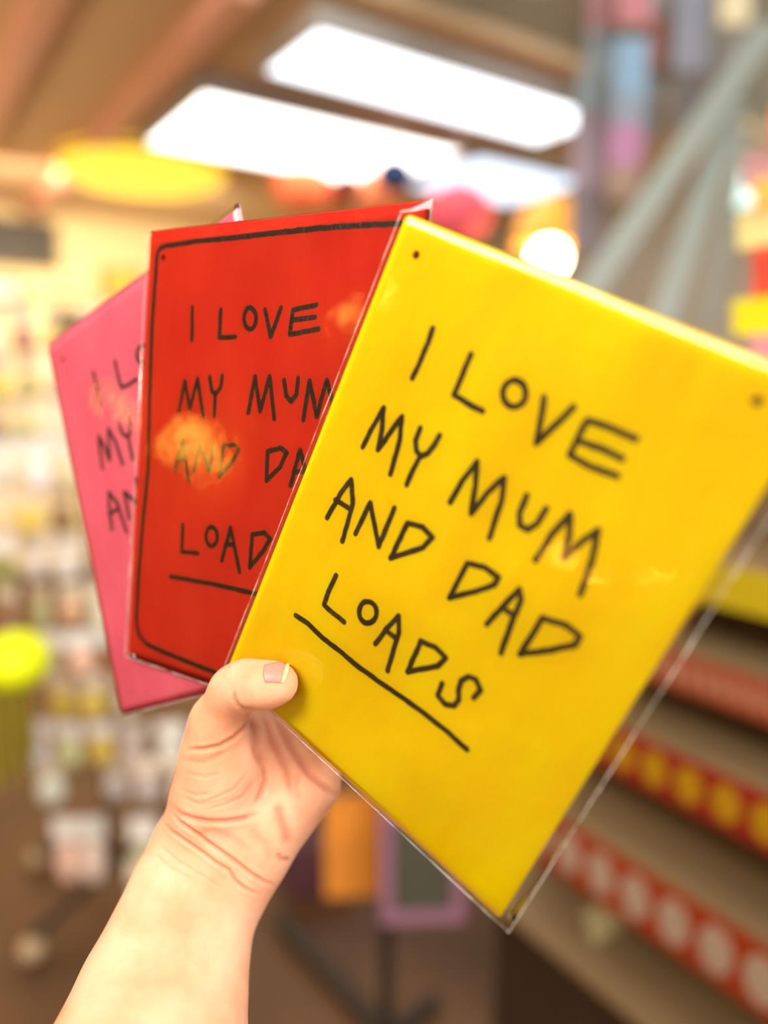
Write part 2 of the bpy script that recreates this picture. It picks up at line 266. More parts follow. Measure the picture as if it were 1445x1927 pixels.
PL=[[(x+4,y+3.5) for x,y in p] for p in YL]; PU=[[(x+4,y+3) for x,y in p] for p in YU]
sign([-0.07146,-0.07206,-0.34034],[[0.73758,0.38147,-0.55719],[-0.49249,0.86843,-0.05738],[0.46199,0.31673,0.8284]],YEL,INK,'yellow sign in front reading I LOVE MY MUM AND DAD LOADS',YL,YU,None,[(.0108,.1981),(.1397,.1989)],(.0028,.0050,.0020,.0008,.00035),3)
sign([-0.13089,-0.07234,-0.37993],[[0.84117,0.08469,-0.53409],[-0.12115,0.99207,-0.03349],[0.52702,0.09287,0.84476]],RED,INKR,'red sign with a black border line, in the middle of the three',RL,RU,RB,[(.0097,.1976),(.1435,.1976)],(.0030,.0018,.0024,.0008,.0005),8)
sign([-0.13886,-0.10631,-0.3916],[[0.80007,-0.25429,-0.54335],[0.29867,0.95433,-0.00686],[0.52028,-0.15679,0.83948]],PNK,INKP,'pink sign at the back, leftmost of the three',PL,PU,None,[(.0108,.1981),(.1397,.1989)],(.0012,.0030,.0015,.0030,.0008),12)


# ------------------------------------------------ the hand
F_PX,CXP,CYP=1392.,722.5,963.5
def PX(x,y,d): return np.array([(x-CXP)*d/F_PX,-(y-CYP)*d/F_PX,-d])
# primitives: (kind, points, radii, blend)   blend = smooth-union width in metres
def cone_sdf(P,a,b,ra,rb):
    ab=b-a; L2=ab@ab; t=np.clip(((P-a)@ab)/L2,0,1)
    d=P-a-t[:,None]*ab
    return np.sqrt((d*d).sum(1))-(ra+(rb-ra)*t)
def ell_sdf(P,c,R,s):
    q=((P-c)@R)/s; k=np.sqrt((q*q).sum(1))+1e-9
    g=np.sqrt(((q/s)**2).sum(1))+1e-9
    return k*(k-1)/g
def smin(a,b,k):
    h=np.clip(k-np.abs(a-b),0,None)/k
    return np.minimum(a,b)-h*h*k*.25
def basis(x,y):
    x=x/np.linalg.norm(x); y=y-(y@x)*x; y/=np.linalg.norm(y)
    return np.stack([x,y,np.cross(x,y)],1)
# ---- groups: each a chain of (px,py,depth,radius mm) -----------------
CH=[ # blend mm, chain
 (16,[(40,2640,.232,37),(206,2060,.288,32.5),(266,1860,.318,26.5),(326,1668,.342,19.5),(352,1590,.350,16.5)]),
 (16,[(250,2660,.236,38),(318,2080,.292,33),(352,1890,.322,26),(402,1720,.345,19.5),(434,1640,.352,17.5)]),
 (12,[(380,1580,.350,16),(404,1500,.345,18.5),(416,1440,.341,17)]),
 (12,[(402,1500,.345,16.5),(410,1430,.338,14.5),(408,1368,.333,12)]),
 (8,[(408,1400,.336,12.5),(412,1352,.331,11.2),(441,1300,.3235,10.6)]),
 (5,[(441,1299,.3235,10.6),(462,1288,.3185,10.9),(500,1289,.3125,10.4),(523,1286,.310,9.3)]),
 (14,[(432,1640,.352,16),(452,1590,.352,17),(486,1520,.354,14)]),
 (14,[(436,1650,.352,15.5),(492,1580,.352,15.5),(540,1525,.354,14.5),(594,1480,.357,12.5)]),
 (12,[(465,1600,.353,15),(508,1500,.358,13),(518,1420,.362,11)]),
 (10,[(430,1490,.352,14),(460,1430,.356,12.5),(474,1380,.358,10)]),
 (12,[(525,1530,.356,13),(560,1470,.361,11)]),
]
FING=[
 (6,[(474,1400,.363,11),(462,1330,.363,9.6),(452,1235,.367,8.6),(458,1160,.362,8),(468,1092,.3555,7.2)]),
 (6,[(518,1415,.367,11),(517,1340,.368,9.8),(510,1225,.368,8.8),(514,1130,.360,8.2),(522,1060,.3525,7.4)]),
 (6,[(560,1440,.367,10.5),(572,1370,.368,9.6),(570,1265,.366,8.6),(572,1170,.355,8),(578,1100,.3465,7.2)]),
 (6,[(590,1470,.363,9.5),(618,1415,.364,8.4),(629,1335,.360,7.8),(630,1262,.348,7.2),(628,1205,.3395,6.6)]),
]
CREASES=[ # polyline px, depth mm, width mm
 ([(351,1410),(382,1410),(412,1404),(440,1389),(458,1371),(470,1352)],1.1,1.0),
 ([(345,1431),(382,1434),(406,1425),(424,1416)],.45,1.4),
 ([(440,1300),(441,1315),(448,1327),(460,1335),(479,1336)],.8,1.0),
 ([(321,1514),(339,1532),(364,1541),(391,1546),(424,1546),(458,1541),(485,1532)],1.1,1.3),
 ([(318,1523),(339,1547),(364,1565),(394,1587),(424,1608),(449,1626),(473,1645),(498,1660),(516,1666)],1.3,1.0),
 ([(306,1547),(324,1565),(351,1584),(382,1605),(406,1623),(431,1638),(443,1657),(461,1672),(488,1684)],1.1,.9),
 ([(497,1437),(500,1468),(491,1492),(481,1514)],1.2,1.3),
 ([(491,1340),(504,1364),(513,1395),(525,1419),(540,1450),(546,1480),(549,1498)],1.2,1.7),
 ([(510,1340),(528,1370),(543,1401),(564,1431),(580,1456),(604,1477),(625,1492),(641,1498)],1.6,1.6),
 ([(522,1510),(528,1541),(537,1565),(543,1593)],1.3,2.6),
 ([(473,1337),(479,1370),(482,1413),(497,1444)],1.3,2.2),
 ([(522,1605),(528,1617),(546,1619)],.9,1.3),
 ([(290,1605),(321,1632),(360,1654)],.3,.8),
 ([(300,1590),(335,1620),(378,1646),(420,1672)],.3,.7),
 ([(391,1523),(424,1513),(455,1500),(478,1470)],.35,.9),
 ([(380,1510),(410,1500),(440,1485),(466,1455)],.3,.8),
 ([(345,1500),(372,1512),(400,1512),(430,1502)],.3,.9),
 ([(340,1485),(365,1496),(395,1494)],.25,.8),
 ([(350,1455),(385,1462),(415,1455)],.25,.9),
 ([(418,1280),(424,1262),(434,1252)],.25,.9),
 ([(364,1575),(400,1562),(440,1580),(470,1600)],.4,2.0),
 ([(470,1560),(500,1590),(515,1625)],.5,2.5),
 ([(560,1455),(556,1480),(562,1505)],.6,1.6),
]
def chain_sdf(P,ch):
    d=None
    for (a,b) in zip(ch[:-1],ch[1:]):
        s=cone_sdf(P,PX(*a[:3]),PX(*b[:3]),a[3]/1e3,b[3]/1e3)
        d=s if d is None else smin(d,s,.0025)
    return d
def sdf(P):
    d=None
    for k,ch in CH:
        s=chain_sdf(P,ch); d=s if d is None else smin(d,s,k/1e3)
    f=None
    for k,ch in FING:
        s=chain_sdf(P,ch); f=s if f is None else smin(f,s,.0006)
    d=smin(d,f,.005)
    for c,r,k in CUTS:    # hollows
        s=cone_sdf(P,PX(*c[0]),PX(*c[1]),r/1e3,r/1e3)
        d=-smin(-d,s,k/1e3)
    return d
CUTS=[]
def surface_net(f,lo,hi,h):
    n=np.ceil((hi-lo)/h).astype(int)+1
    ax=[lo[i]+h*np.arange(n[i]) for i in range(3)]
    G=np.stack(np.meshgrid(*ax,indexing='ij'),-1).reshape(-1,3)
    V=np.concatenate([f(c) for c in np.array_split(G,max(1,len(G)//400000))]).reshape(n)
    S=V<0
    nc=n-1
    corners=[(i,j,k) for i in(0,1) for j in(0,1) for k in(0,1)]
    cnt=np.zeros(nc,int)
    for i,j,k in corners: cnt+=S[i:i+nc[0],j:j+nc[1],k:k+nc[2]]
    act=(cnt>0)&(cnt<8); idx=-np.ones(nc,int); ii=np.argwhere(act); idx[act]=np.arange(len(ii))
    acc=np.zeros((len(ii),3)); w=np.zeros(len(ii))
    for a in corners:
        for ax_ in range(3):
            if a[ax_]: continue
            b=list(a); b[ax_]=1
            va=V[ii[:,0]+a[0],ii[:,1]+a[1],ii[:,2]+a[2]]; vb=V[ii[:,0]+b[0],ii[:,1]+b[1],ii[:,2]+b[2]]
            m=(va<0)!=(vb<0); t=np.where(m,va/(va-vb+1e-20),0)
            p=ii+np.array(a)+0.; p[:,ax_]+=t
            acc[m]+=p[m]; w[m]+=1
    verts=lo+h*acc/w[:,None]
    faces=[]
    for d in range(3):
        e1,e2=(d+1)%3,(d+2)%3
        sl0=[slice(None)]*3; sl1=[slice(None)]*3
        sl0[d]=slice(0,-1); sl1[d]=slice(1,None)
        A=S[tuple(sl0)];B=S[tuple(sl1)]
        E=np.argwhere(A!=B)
        E=E[(E[:,e1]>0)&(E[:,e2]>0)&(E[:,e1]<nc[e1])&(E[:,e2]<nc[e2])]
        def g(o1,o2):
            q=E.copy(); q[:,e1]-=o1; q[:,e2]-=o2; return idx[q[:,0],q[:,1],q[:,2]]
        q=np.stack([g(1,1),g(0,1),g(0,0),g(1,0)],1)
        fl=A[E[:,0],E[:,1],E[:,2]]
        q[~fl]=q[~fl][:,::-1]
        faces.append(q)
    return verts,np.concatenate(faces)
def subdiv(v,q):
    e=np.concatenate([q[:,[0,1]],q[:,[1,2]],q[:,[2,3]],q[:,[3,0]]]); es=np.sort(e,1)
    key=es[:,0]*len(v)+es[:,1]; u,first,inv=np.unique(key,return_index=True,return_inverse=True)
    em=v[es[first]].mean(1); fc=v[q].mean(1); n=len(v); m=len(q)
    ei=inv.reshape(4,m)+n; fi=np.arange(m)+n+len(u)
    nv=np.concatenate([v,em,fc])
    nq=np.concatenate([np.stack([q[:,0],ei[0],fi,ei[3]],1),np.stack([q[:,1],ei[1],fi,ei[0]],1),np.stack([q[:,2],ei[2],fi,ei[1]],1),np.stack([q[:,3],ei[3],fi,ei[2]],1)])
    return nv,nq
def adj(q,n):
    a=np.concatenate([q[:,[0,1]],q[:,[1,2]],q[:,[2,3]],q[:,[3,0]]]); a=np.concatenate([a,a[:,::-1]])
    return a,np.bincount(a[:,0],minlength=n)[:,None]
def smooth(v,q,it,lam=.5):
    a,c=adj(q,len(v))
    for _ in range(it):
        m=np.stack([np.bincount(a[:,0],v[a[:,1],i],minlength=len(v)) for i in range(3)],1)/c
        v=v+lam*(m-v)
    return v
def vnormals(v,q):
    fn=np.cross(v[q[:,2]]-v[q[:,0]],v[q[:,3]]-v[q[:,1]])
    n=np.stack([sum(np.bincount(q[:,j],fn[:,i],minlength=len(v)) for j in range(4)) for i in range(3)],1)
    return n/(np.linalg.norm(n,axis=1)[:,None]+1e-15)
def detail(v,n):
    x=CXP+F_PX*v[:,0]/-v[:,2]; y=CYP-F_PX*v[:,1]/-v[:,2]
    p=np.stack([x,y],1)/4.0
    face=np.clip((n*(-v/np.linalg.norm(v,axis=1)[:,None])).sum(1)*2.5,0,1)*(v[:,2]>-.372)
    dep=np.zeros(len(v)); red=np.zeros(len(v))
    for pl,dp,w in CREASES:
        pl=np.array(pl)/4.0; best=np.full(len(v),1e9); tt=np.zeros(len(v)); L=0
        seg=np.linalg.norm(np.diff(pl,axis=0),axis=1); tot=seg.sum()
        for a,b,l in zip(pl[:-1],pl[1:],seg):
            ab=b-a; t=np.clip(((p-a)@ab)/(ab@ab),0,1)
            d=np.linalg.norm(p-a-t[:,None]*ab,axis=1)
            m=d<best; best[m]=d[m]; tt[m]=(L+t[m]*l)/tot; L+=l
        taper=np.clip(np.minimum(tt,1-tt)*6+.15,0,1)
        g=np.exp(-(best/w)**2)*taper
        bulge=np.exp(-((best-2.0*w)/(1.2*w))**2)*taper*.28
        dep+=.66*dp*(g-bulge)*face; red=np.maximum(red,g*face*min(1,dp))
    return v-n*(dep*1e-3)[:,None],red
def build_hand():
    lo=np.array([-.21,-.34,-.40]); hi=np.array([.0,.0,-.185])
    v,q=surface_net(sdf,lo,hi,.00195)
    v=smooth(v,q,9)
    v,q=subdiv(v,q); v=smooth(v,q,4)
    v,q=subdiv(v,q); v=smooth(v,q,3)
    n=vnormals(v,q)
    v,red=detail(v,n)
    return v,q,red

v,q,red=build_hand()
me=bpy.data.meshes.new('person'); me.vertices.add(len(v)); me.vertices.foreach_set('co',v.ravel()); me.loops.add(len(q)*4); me.loops.foreach_set('vertex_index',q.ravel().astype(np.int32))
me.polygons.add(len(q)); me.polygons.foreach_set('loop_start',np.arange(0,len(q)*4,4,dtype=np.int32)); me.polygons.foreach_set('loop_total',np.full(len(q),4,dtype=np.int32)); me.update(); me.validate()
at_=me.attributes.new('crease','FLOAT','POINT'); at_.data.foreach_set('value',red.astype(np.float32))
sk=bpy.data.materials.new('skin'); sk.use_nodes=True; nt=sk.node_tree; N=nt.nodes; L=nt.links; bs=N['Principled BSDF']
tc=N.new('ShaderNodeTexCoord'); n1=N.new('ShaderNodeTexNoise'); n1.inputs['Scale'].default_value=38; n1.inputs['Detail'].default_value=4; L.new(tc.outputs['Object'],n1.inputs[0])
rp=N.new('ShaderNodeValToRGB'); e=rp.color_ramp.elements; e[0].position=.36; e[0].color=(*lin((226,170,136)),1); e[1].position=.68; e[1].color=(*lin((212,144,108)),1); L.new(n1.outputs[0],rp.inputs[0])
av=N.new('ShaderNodeAttribute'); av.attribute_name='crease'; mu=N.new('ShaderNodeMath'); mu.operation='MULTIPLY'; mu.inputs[1].default_value=.55; L.new(av.outputs['Fac'],mu.inputs[0])
mx=N.new('ShaderNodeMix'); mx.data_type='RGBA'; mx.inputs[7].default_value=(*lin((186,92,68)),1); L.new(mu.outputs[0],mx.inputs[0]); L.new(rp.outputs[0],mx.inputs[6]); L.new(mx.outputs[2],bs.inputs['Base Color'])
bs.inputs['Subsurface Weight'].default_value=.3; bs.inputs['Subsurface Radius'].default_value=(1,.35,.18); bs.inputs['Subsurface Scale'].default_value=.006
bs.inputs['Roughness'].default_value=.48; bs.inputs['Specular IOR Level'].default_value=.085
n2=N.new('ShaderNodeTexVoronoi'); n2.inputs['Scale'].default_value=950; L.new(tc.outputs['Object'],n2.inputs[0]); bp=N.new('ShaderNodeBump'); bp.inputs['Strength'].default_value=.12; bp.inputs['Distance'].default_value=.0004
L.new(n2.outputs[0],bp.inputs['Height']); L.new(bp.outputs[0],bs.inputs['Normal'])
hand=link('person',me,sk,smooth=True); hand.matrix_world=MC
tag(hand,"bare left forearm and hand, palm to the viewer, thumb pinching the three signs",'person')
# thumbnail: a curved plate laid on the thumb's upper side
bvh=BVHTree.FromPolygons([tuple(c) for c in v],[tuple(f) for f in q])
def nail_patch(c00,c10,c11,c01,lift,thick,nu=14,nv=16,bow=0):
    bm=B(); G=[[None]*(nv+1) for _ in range(nu+1)]
    for i in range(nu+1):
        for j in range(nv+1):
            s,t=i/nu,j/nv
            # rounded root, straight sides
            px=(c00[0]*(1-s)+c10[0]*s)*(1-t)+(c01[0]*(1-s)+c11[0]*s)*t
            py=(c00[1]*(1-s)+c10[1]*s)*(1-t)+(c01[1]*(1-s)+c11[1]*s)*t
            px-=bow*(1-s)*4*t*(1-t)-bow*s*4*t*(1-t)*-1.0
            d=Vector(((px-CPX)/FPX,-(py-CPY)/FPX,-1)).normalized(); h,n,_,_=bvh.ray_cast(Vector((0,0,0)),d)
            if h is None: h=d*.3; n=-d
            G[i][j]=(h,n)
    top=[[bm.verts.new(G[i][j][0]+G[i][j][1]*(lift*(.35+.65*math.sin(math.pi*j/nv))*(.6+.4*i/nu)+thick)) for j in range(nv+1)] for i in range(nu+1)]
    bot=[[bm.verts.new(G[i][j][0]-G[i][j][1]*.0004) for j in range(nv+1)] for i in range(nu+1)]
    for i in range(nu):
        for j in range(nv):
            bm.faces.new((top[i][j],top[i+1][j],top[i+1][j+1],top[i][j+1])); bm.faces.new((bot[i][j],bot[i][j+1],bot[i+1][j+1],bot[i+1][j]))
    for i in range(nu): bm.faces.new((top[i][0],bot[i][0],bot[i+1][0],top[i+1][0])); bm.faces.new((top[i][nv],top[i+1][nv],bot[i+1][nv],bot[i][nv]))
    for j in range(nv): bm.faces.new((top[0][j],top[0][j+1],bot[0][j+1],bot[0][j])); bm.faces.new((top[nu][j],bot[nu][j],bot[nu][j+1],top[nu][j+1]))
    bmesh.ops.recalc_face_normals(bm,faces=bm.faces[:]); return bm
nl=obj('thumbnail',nail_patch((498,1251),(540,1243.5),(529,1285),(499,1284),.00022,.00014,bow=3.2),mat('nail_pink',(222,122,106),.36,var=.04,scale=200,spec=.35),hand,smooth=True); nl['label']='pink thumbnail'
fe=obj('nail_tip',nail_patch((539.5,1243.5),(544.5,1242.5),(532.5,1284.5),(528.5,1285),.0005,.00045,nu=4,bow=-2.0),mat('nail_tip_white',(250,222,140),.4,var=.02,spec=.3),nl,smooth=True); fe['label']='pale free edge of the thumbnail'

# ------------------------------------------------ shelving on the right
SH=mat('shelf_beige',(146,120,84),.6,var=.1,scale=5); SX0,SX1,SY0,SY1=1.0,1.42,-.55,1.12
t=thing('shelving_unit','beige tiered shelving with bright patterned edge strips at the lower right','shelving',((SX0+SX1)/2,.3,0))
ox,oy=(SX0+SX1)/2,.3
def sb(name,a,m,par=t,bev=0): return obj(name,box(B(),a[0]-ox,a[1]-ox,a[2]-oy,a[3]-oy,a[4],a[5],bev),m,par)
sb('back_panel',(SX1-.02,SX1,SY0,SY1,.0,1.53),mat('shelf_back_tan',(140,116,84),.7))
sb('side_panel',(SX0+.22,SX1-.02,SY1-.02,SY1,.0,1.53),SH)
sb('side_panel',(SX0+.04,SX1-.02,SY0,SY0+.02,.0,1.53),SH)
sb('kick_board',(SX0+.07,SX0+.09,SY0+.02,SY1-.02,0,.40),mat('kick_dark',(58,38,22),.7))
for z in (.42,.70,.93,1.095,1.245,1.53):
    x0=SX0 if z<1.5 else SX0+.04
    sb('shelf',(x0,SX1-.02,SY0+.0,SY1 if z<1.5 else .9,z-.02,z),SH,bev=.002)
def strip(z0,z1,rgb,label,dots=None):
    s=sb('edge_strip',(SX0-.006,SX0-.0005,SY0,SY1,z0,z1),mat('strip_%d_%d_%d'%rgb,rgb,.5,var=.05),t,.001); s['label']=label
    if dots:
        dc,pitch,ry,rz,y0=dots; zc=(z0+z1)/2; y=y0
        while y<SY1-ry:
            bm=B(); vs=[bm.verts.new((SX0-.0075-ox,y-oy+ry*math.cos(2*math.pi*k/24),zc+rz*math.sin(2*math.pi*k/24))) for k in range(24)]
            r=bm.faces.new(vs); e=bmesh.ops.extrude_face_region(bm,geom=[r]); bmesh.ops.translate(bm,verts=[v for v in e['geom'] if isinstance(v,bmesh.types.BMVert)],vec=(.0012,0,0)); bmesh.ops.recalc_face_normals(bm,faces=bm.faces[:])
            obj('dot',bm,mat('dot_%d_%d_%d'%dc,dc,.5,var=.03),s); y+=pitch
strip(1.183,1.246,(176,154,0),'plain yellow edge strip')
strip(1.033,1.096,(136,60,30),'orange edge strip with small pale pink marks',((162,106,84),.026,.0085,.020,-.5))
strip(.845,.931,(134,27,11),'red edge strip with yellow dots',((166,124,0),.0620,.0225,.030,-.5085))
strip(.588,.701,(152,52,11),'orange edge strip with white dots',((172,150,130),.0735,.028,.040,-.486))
# boxes stacked on the top shelf
zz=1.531
for i,(h,rgb,ye,x0,lab) in enumerate([(.042,(240,160,170),.60,1.05,'pale pink box at the bottom of the stack'),(.050,(244,232,0),.63,1.05,'neon yellow box between the pink and the red one'),
    (.072,(222,74,50),.612,1.06,'red box on top of the neon yellow one'),(.050,(240,226,150),.645,1.07,'pale yellow box above the red one'),(.040,(250,196,96),.62,1.06,'apricot box in the middle of the stack'),
    (.046,(210,160,164),.655,1.09,'dusty pink box, second from the top of the stack'),(.044,(250,110,80),.60,1.06,'coral box on the very top of the stack')]):
    g=thing('gift_box',lab,'box',(x0+.09,(ye+.25)/2,zz),0,'stacked gift boxes'); w2,l2=.09,(ye-.25)/2
    obj('base',box(B(),-w2+.002,w2-.002,-l2+.002,l2-.002,0,h*.6,.002),col(rgb),g)
    obj('lid',box(B(),-w2,w2,-l2,l2,h*.52,h,.002),col(tuple(int(c*.97) for c in rgb)),g); zz+=h+.0008
g=thing('gift_box','magenta box on the shelf with the yellow edge strip','box',(1.11,.40,1.2455)); obj('base',box(B(),-.07,.07,-.12,.09,0,.055,.003),col((214,40,96)),g); obj('lid',box(B(),-.072,.072,-.122,.092,.047,.062,.002),col((190,36,84)),g)
g=thing('folded_card','small pale folded card on the lowest beige shelf','card',(1.12,.86,.4205)); bm=B(); box(bm,-.05,.05,-.035,-.033,0,.001); 
v1=[bm.verts.new(p) for p in ((-.05,-.03,0),(.05,-.03,0),(.05,0,.05),(-.05,0,.05),(.05,.03,0),(-.05,.03,0))]; bm.faces.new(v1[:4]); bm.faces.new((v1[3],v1[2],v1[4],v1[5])); obj('paper',bm,col((226,206,150)),g)
# ------------------------------------------------ ladder
LM=mat('ladder_grey',(158,168,160),.45,metal=.0,var=.04)
def lad(px,py,d): return at(px,py,d)
fl=onz(470,1490,0); fr_=onz(940,1525,0); tl=at(1446,50,2.45); tr=at(1383,190,2.62)
t=thing('step_ladder','tall grey-green metal ladder whose two stiles lean up to the top right','ladder',((fl.x+fr_.x)/2,(fl.y+fr_.y)/2,0)); c0=t.location.copy()
def bar(bm,a,b,wd,th):
    d=(b-a).normalized(); s=(fr_-fl).normalized(); s=(s-d*s.dot(d)).normalized(); n=d.cross(s)
    vs=[]
    for p in (a,b):
        for x,y in ((-1,-1),(1,-1),(1,1),(-1,1)): vs.append(bm.verts.new(p-c0+s*wd/2*x+n*th/2*y))
    for f in ((3,2,1,0),(4,5,6,7),(0,1,5,4),(1,2,6,5),(2,3,7,6),(3,0,4,7)): bm.faces.new([vs[k] for k in f])
    bmesh.ops.recalc_face_normals(bm,faces=bm.faces[:]); return bm
obj('stile',bar(B(),fl,tl,.085,.03),LM,t); obj('stile',bar(B(),fr_,tr,.085,.03),LM,t)
for k in range(1,5):
    f=k*.1; obj('rung',bar(B(),fl.lerp(tl,f)+Vector((0,0,.0)),fr_.lerp(tr,f),.03,.03) if False else tube(B(),[fl.lerp(tl,f)-c0,fr_.lerp(tr,f)-c0],.016,10),LM,t)
rb=at(1432,60,2.6)+Vector((.1,.5,0)); 
obj('prop_leg',bar(B(),at(1330,610,2.9),at(1400,250,2.68),.04,.02),LM,t)
# ------------------------------------------------ garlands hanging in the stair void
def garland(px,d,segs,lab,wd=.09):
    p=at(px,segs[0][0],d); t=thing('hanging_garland',lab,'garland',(p.x,p.y,HC),math.radians(-35),'garlands hanging at the top right')
    zl=at(px,segs[-1][1],d).z
    obj('string',tube(B(),[(0,0,-.001),(0,0,zl-HC)],.002,6),mat('string_white',(220,216,210),.7),t)
    for (y0,y1,rgb) in segs:
        za,zb=at(px,y0,d).z-HC,at(px,y1,d).z-HC; n=max(1,round((za-zb)/.17)); 
        for k in range(n):
            a=za+(zb-za)*k/n; b=za+(zb-za)*(k+1)/n-.012
            bm=B(); box(bm,-wd*.7,wd*.7,-.006,.006,b,a,.004); obj('paper_tag',bm,col(rgb,.7),t)
garland(1128,2.9,[(-120,40,(214,160,166)),(40,190,(176,196,206)),(190,330,(188,170,186)),(330,450,(150,140,146))],'garland of grey-blue and dusty pink tags, leftmost of those hanging at the top right',.10)
garland(1198,2.7,[(-100,30,(222,150,156)),(60,160,(160,200,232)),(160,210,(164,176,196)),(215,290,(208,150,194)),(290,350,(186,156,140))],'garland with a sky blue tag above a bright pink tag',.09)
garland(1240,3.1,[(-100,20,(206,196,206)),(20,110,(214,150,140)),(130,240,(160,166,170))],'short garland with a terracotta pink tag',.08)
garland(1315,2.9,[(-120,110,(184,192,214)),(130,220,(140,136,136))],'garland of pale lilac tags',.10)
garland(1392,2.6,[(-110,30,(250,236,196)),(50,150,(140,136,132))],'garland ending below a cream tag',.08)
for px,rgb,lab in ((880,(120,124,112),'grey-green'),(950,(108,100,90),'brown-grey'),(1030,(128,126,116),'ash grey')):
    garland(px,2.05+.0*px,[(-260,-40,rgb)],'long %s garland above the long light panel'%lab,.08)
# ------------------------------------------------ paper decorations on the back shelf
def lantern(px,py,d,r,rgb,lab,cz=CE,sz=.85):
    p=at(px,py,d); t=thing('paper_lantern',lab,'lantern',(p.x,p.y,p.z),0,'paper lanterns over the cards')
    k=12; bm=B(); n=28
    lathe(bm,[((r*math.sin(math.pi*(i+.6)/(k+1.2)))*(1+.03*(i%2)),-r*sz*math.cos(math.pi*(i+.6)/(k+1.2))) for i in range(k+1)],n)
    obj('shade',bm,col(rgb,.7),t,smooth=True); obj('ring',lathe(B(),[(r*.16,-r*sz*1.0),(r*.2,-r*sz*1.0),(r*.2,-r*sz*.96),(r*.16,-r*sz*.96),(r*.16,-r*sz*1.0)],20),mat('wire_black',(40,36,34),.5),t)
    obj('string',tube(B(),[(0,0,r*sz*.97),(0,0,cz-p.z)],.002,6),MATS['string_white'],t)
lantern(862,402,3.3,.15,(250,100,116),'coral pink round paper lantern left of the glowing bulb')
lantern(566,350,4.2,.17,(255,128,76),'orange paper lantern, leftmost above the red sign')
lantern(628,356,4.7,.14,(250,104,76),'red-orange paper lantern, second from the left above the red sign')
lantern(655,352,3.3,.06,(150,74,50),'small dark red paper lantern above the red sign')
lantern(712,362,3.9,.125,(255,146,96),'peach paper lantern right of the dark red one')
lantern(742,330,3.25,.085,(36,62,104),'navy blue paper lantern touching the bright light panel')
lantern(690,335,5.4,.13,(90,110,134),'slate blue paper lantern beside the navy one')
# ------------------------------------------------ back wall things
def wallbox(name,px0,px1,py0,py1,Y,rgb,lab,cat,fr=None,dep=.05):
    def yh(px,py):
        r=MC.to_3x3()@Vector(((px-CPX)/FPX,-(py-CPY)/FPX,-1)); return Vector((0,0,1.5))+r*(Y/r.y)
    a=yh(px0,(py0+py1)/2); b=yh(px1,(py0+py1)/2); z1=yh((px0+px1)/2,py0).z; z0=yh((px0+px1)/2,py1).z
    t=thing(name,lab,cat,((a.x+b.x)/2,Y,z0)); w2=(b.x-a.x)/2; h=z1-z0
    obj('panel',box(B(),-w2+.02,w2-.02,-dep*.6,0,.02,h-.02),col(rgb),t)
    bm=B(); box(bm,-w2,w2,-dep,0,0,.02); box(bm,-w2,w2,-dep,0,h-.02,h); box(bm,-w2,-w2+.02,-dep,0,.02,h-.02); box(bm,w2-.02,w2,-dep,0,.02,h-.02)
    obj('frame',bm,col(fr or tuple(int(c*.8) for c in rgb)),t); return t
wallbox('wall_picture',-60,106,412,498,5.97,(58,48,40),'dark olive-brown framed picture on the cream wall at the far left','picture',(92,84,34))
wallbox('wall_picture',-60,40,526,566,5.97,(246,232,224),'white framed print with a red top edge under the dark picture','picture',(200,96,84))
wallbox('wall_picture',186,268,505,560,5.97,(230,178,60),'small yellow picture in a brown frame just left of the pink sign','picture',(140,96,50))
# ------------------------------------------------ spinner rack at the left
RX,RY=.47,2.12
t=thing('spinner_rack','floor-standing wire spinner rack full of small packets at the left','rack',(RX,RY,0))
WM=mat('rack_wire',(120,104,88),.4,metal=.5)
obj('pole',tube(B(),[(0,0,.1),(0,0,1.66)],.016,14),WM,t)
for k in range(4):
    a=math.radians(45*1+90*k-12); dx,dy=math.cos(a),math.sin(a)
    lg=obj('foot',tube(B(),[(0,0,.11),(dx*.1,dy*.1,.08),(dx*.30,dy*.30,.07)],.016,10),mat('foot_dark',(54,42,30),.5),t)
    obj('castor',ball(B(),(dx*.30,dy*.30,.034),.034),mat('castor_beige',(186,160,124),.5),lg,smooth=True)
for z in (.42,.98,1.52):
    obj('collar',lathe(B(),[(.016,z-.02),(.03,z-.02),(.03,z+.02),(.016,z+.02)],20),WM,t)
rack=t
obj('crown',lathe(B(),[(0,1.66),(.05,1.66),(.055,1.69),(0,1.70)],20),WM,t)
# packets hanging on the rings: colours as the photo shows them, row by row
CR=(238,222,196);WH=(240,234,226);GR=(204,192,172);YE=(226,196,90);PE=(246,206,168);BR=(150,104,66);RD=(178,84,66);LM_=(206,206,150);PK=(222,152,150);MV=(130,82,80);OL=(150,140,60)
rows=[ # y of the hook, [(x, colour), ...]
 (600,[(-25,WH),(40,PK),(105,YE),(170,GR),(230,PE)]),
 (690,[(-10,YE),(48,LM_),(108,GR),(160,CR)]),
 (775,[(-15,MV),(35,LM_),(92,CR),(150,CR)]),
 (850,[(5,WH),(68,WH),(130,CR),(180,CR)]),
 (940,[(-10,PE),(50,YE),(112,BR),(175,GR)]),
 (1030,[(0,OL),(62,WH),(122,WH),(180,GR)]),
 (1120,[(10,BR),(72,LM_),(132,PE),(190,CR)]),
 (1210,[(28,RD),(90,GR),(150,PE),(206,BR)]),
 (1290,[(112,YE),(170,YE),(228,CR)]),
 (1380,[(62,WH),(124,LM_),(186,YE),(246,WH),(320,WH)]),
 (1450,[(92,WH),(216,WH),(276,GR),(345,WH)]),
 (1560,[(122,PE),(170,CR),(268,LM_)]),
 (1640,[(262,WH)]),
]
nm='first second third fourth fifth sixth'.split(); rn='top second third fourth fifth sixth seventh eighth ninth tenth eleventh twelfth lowest'.split()
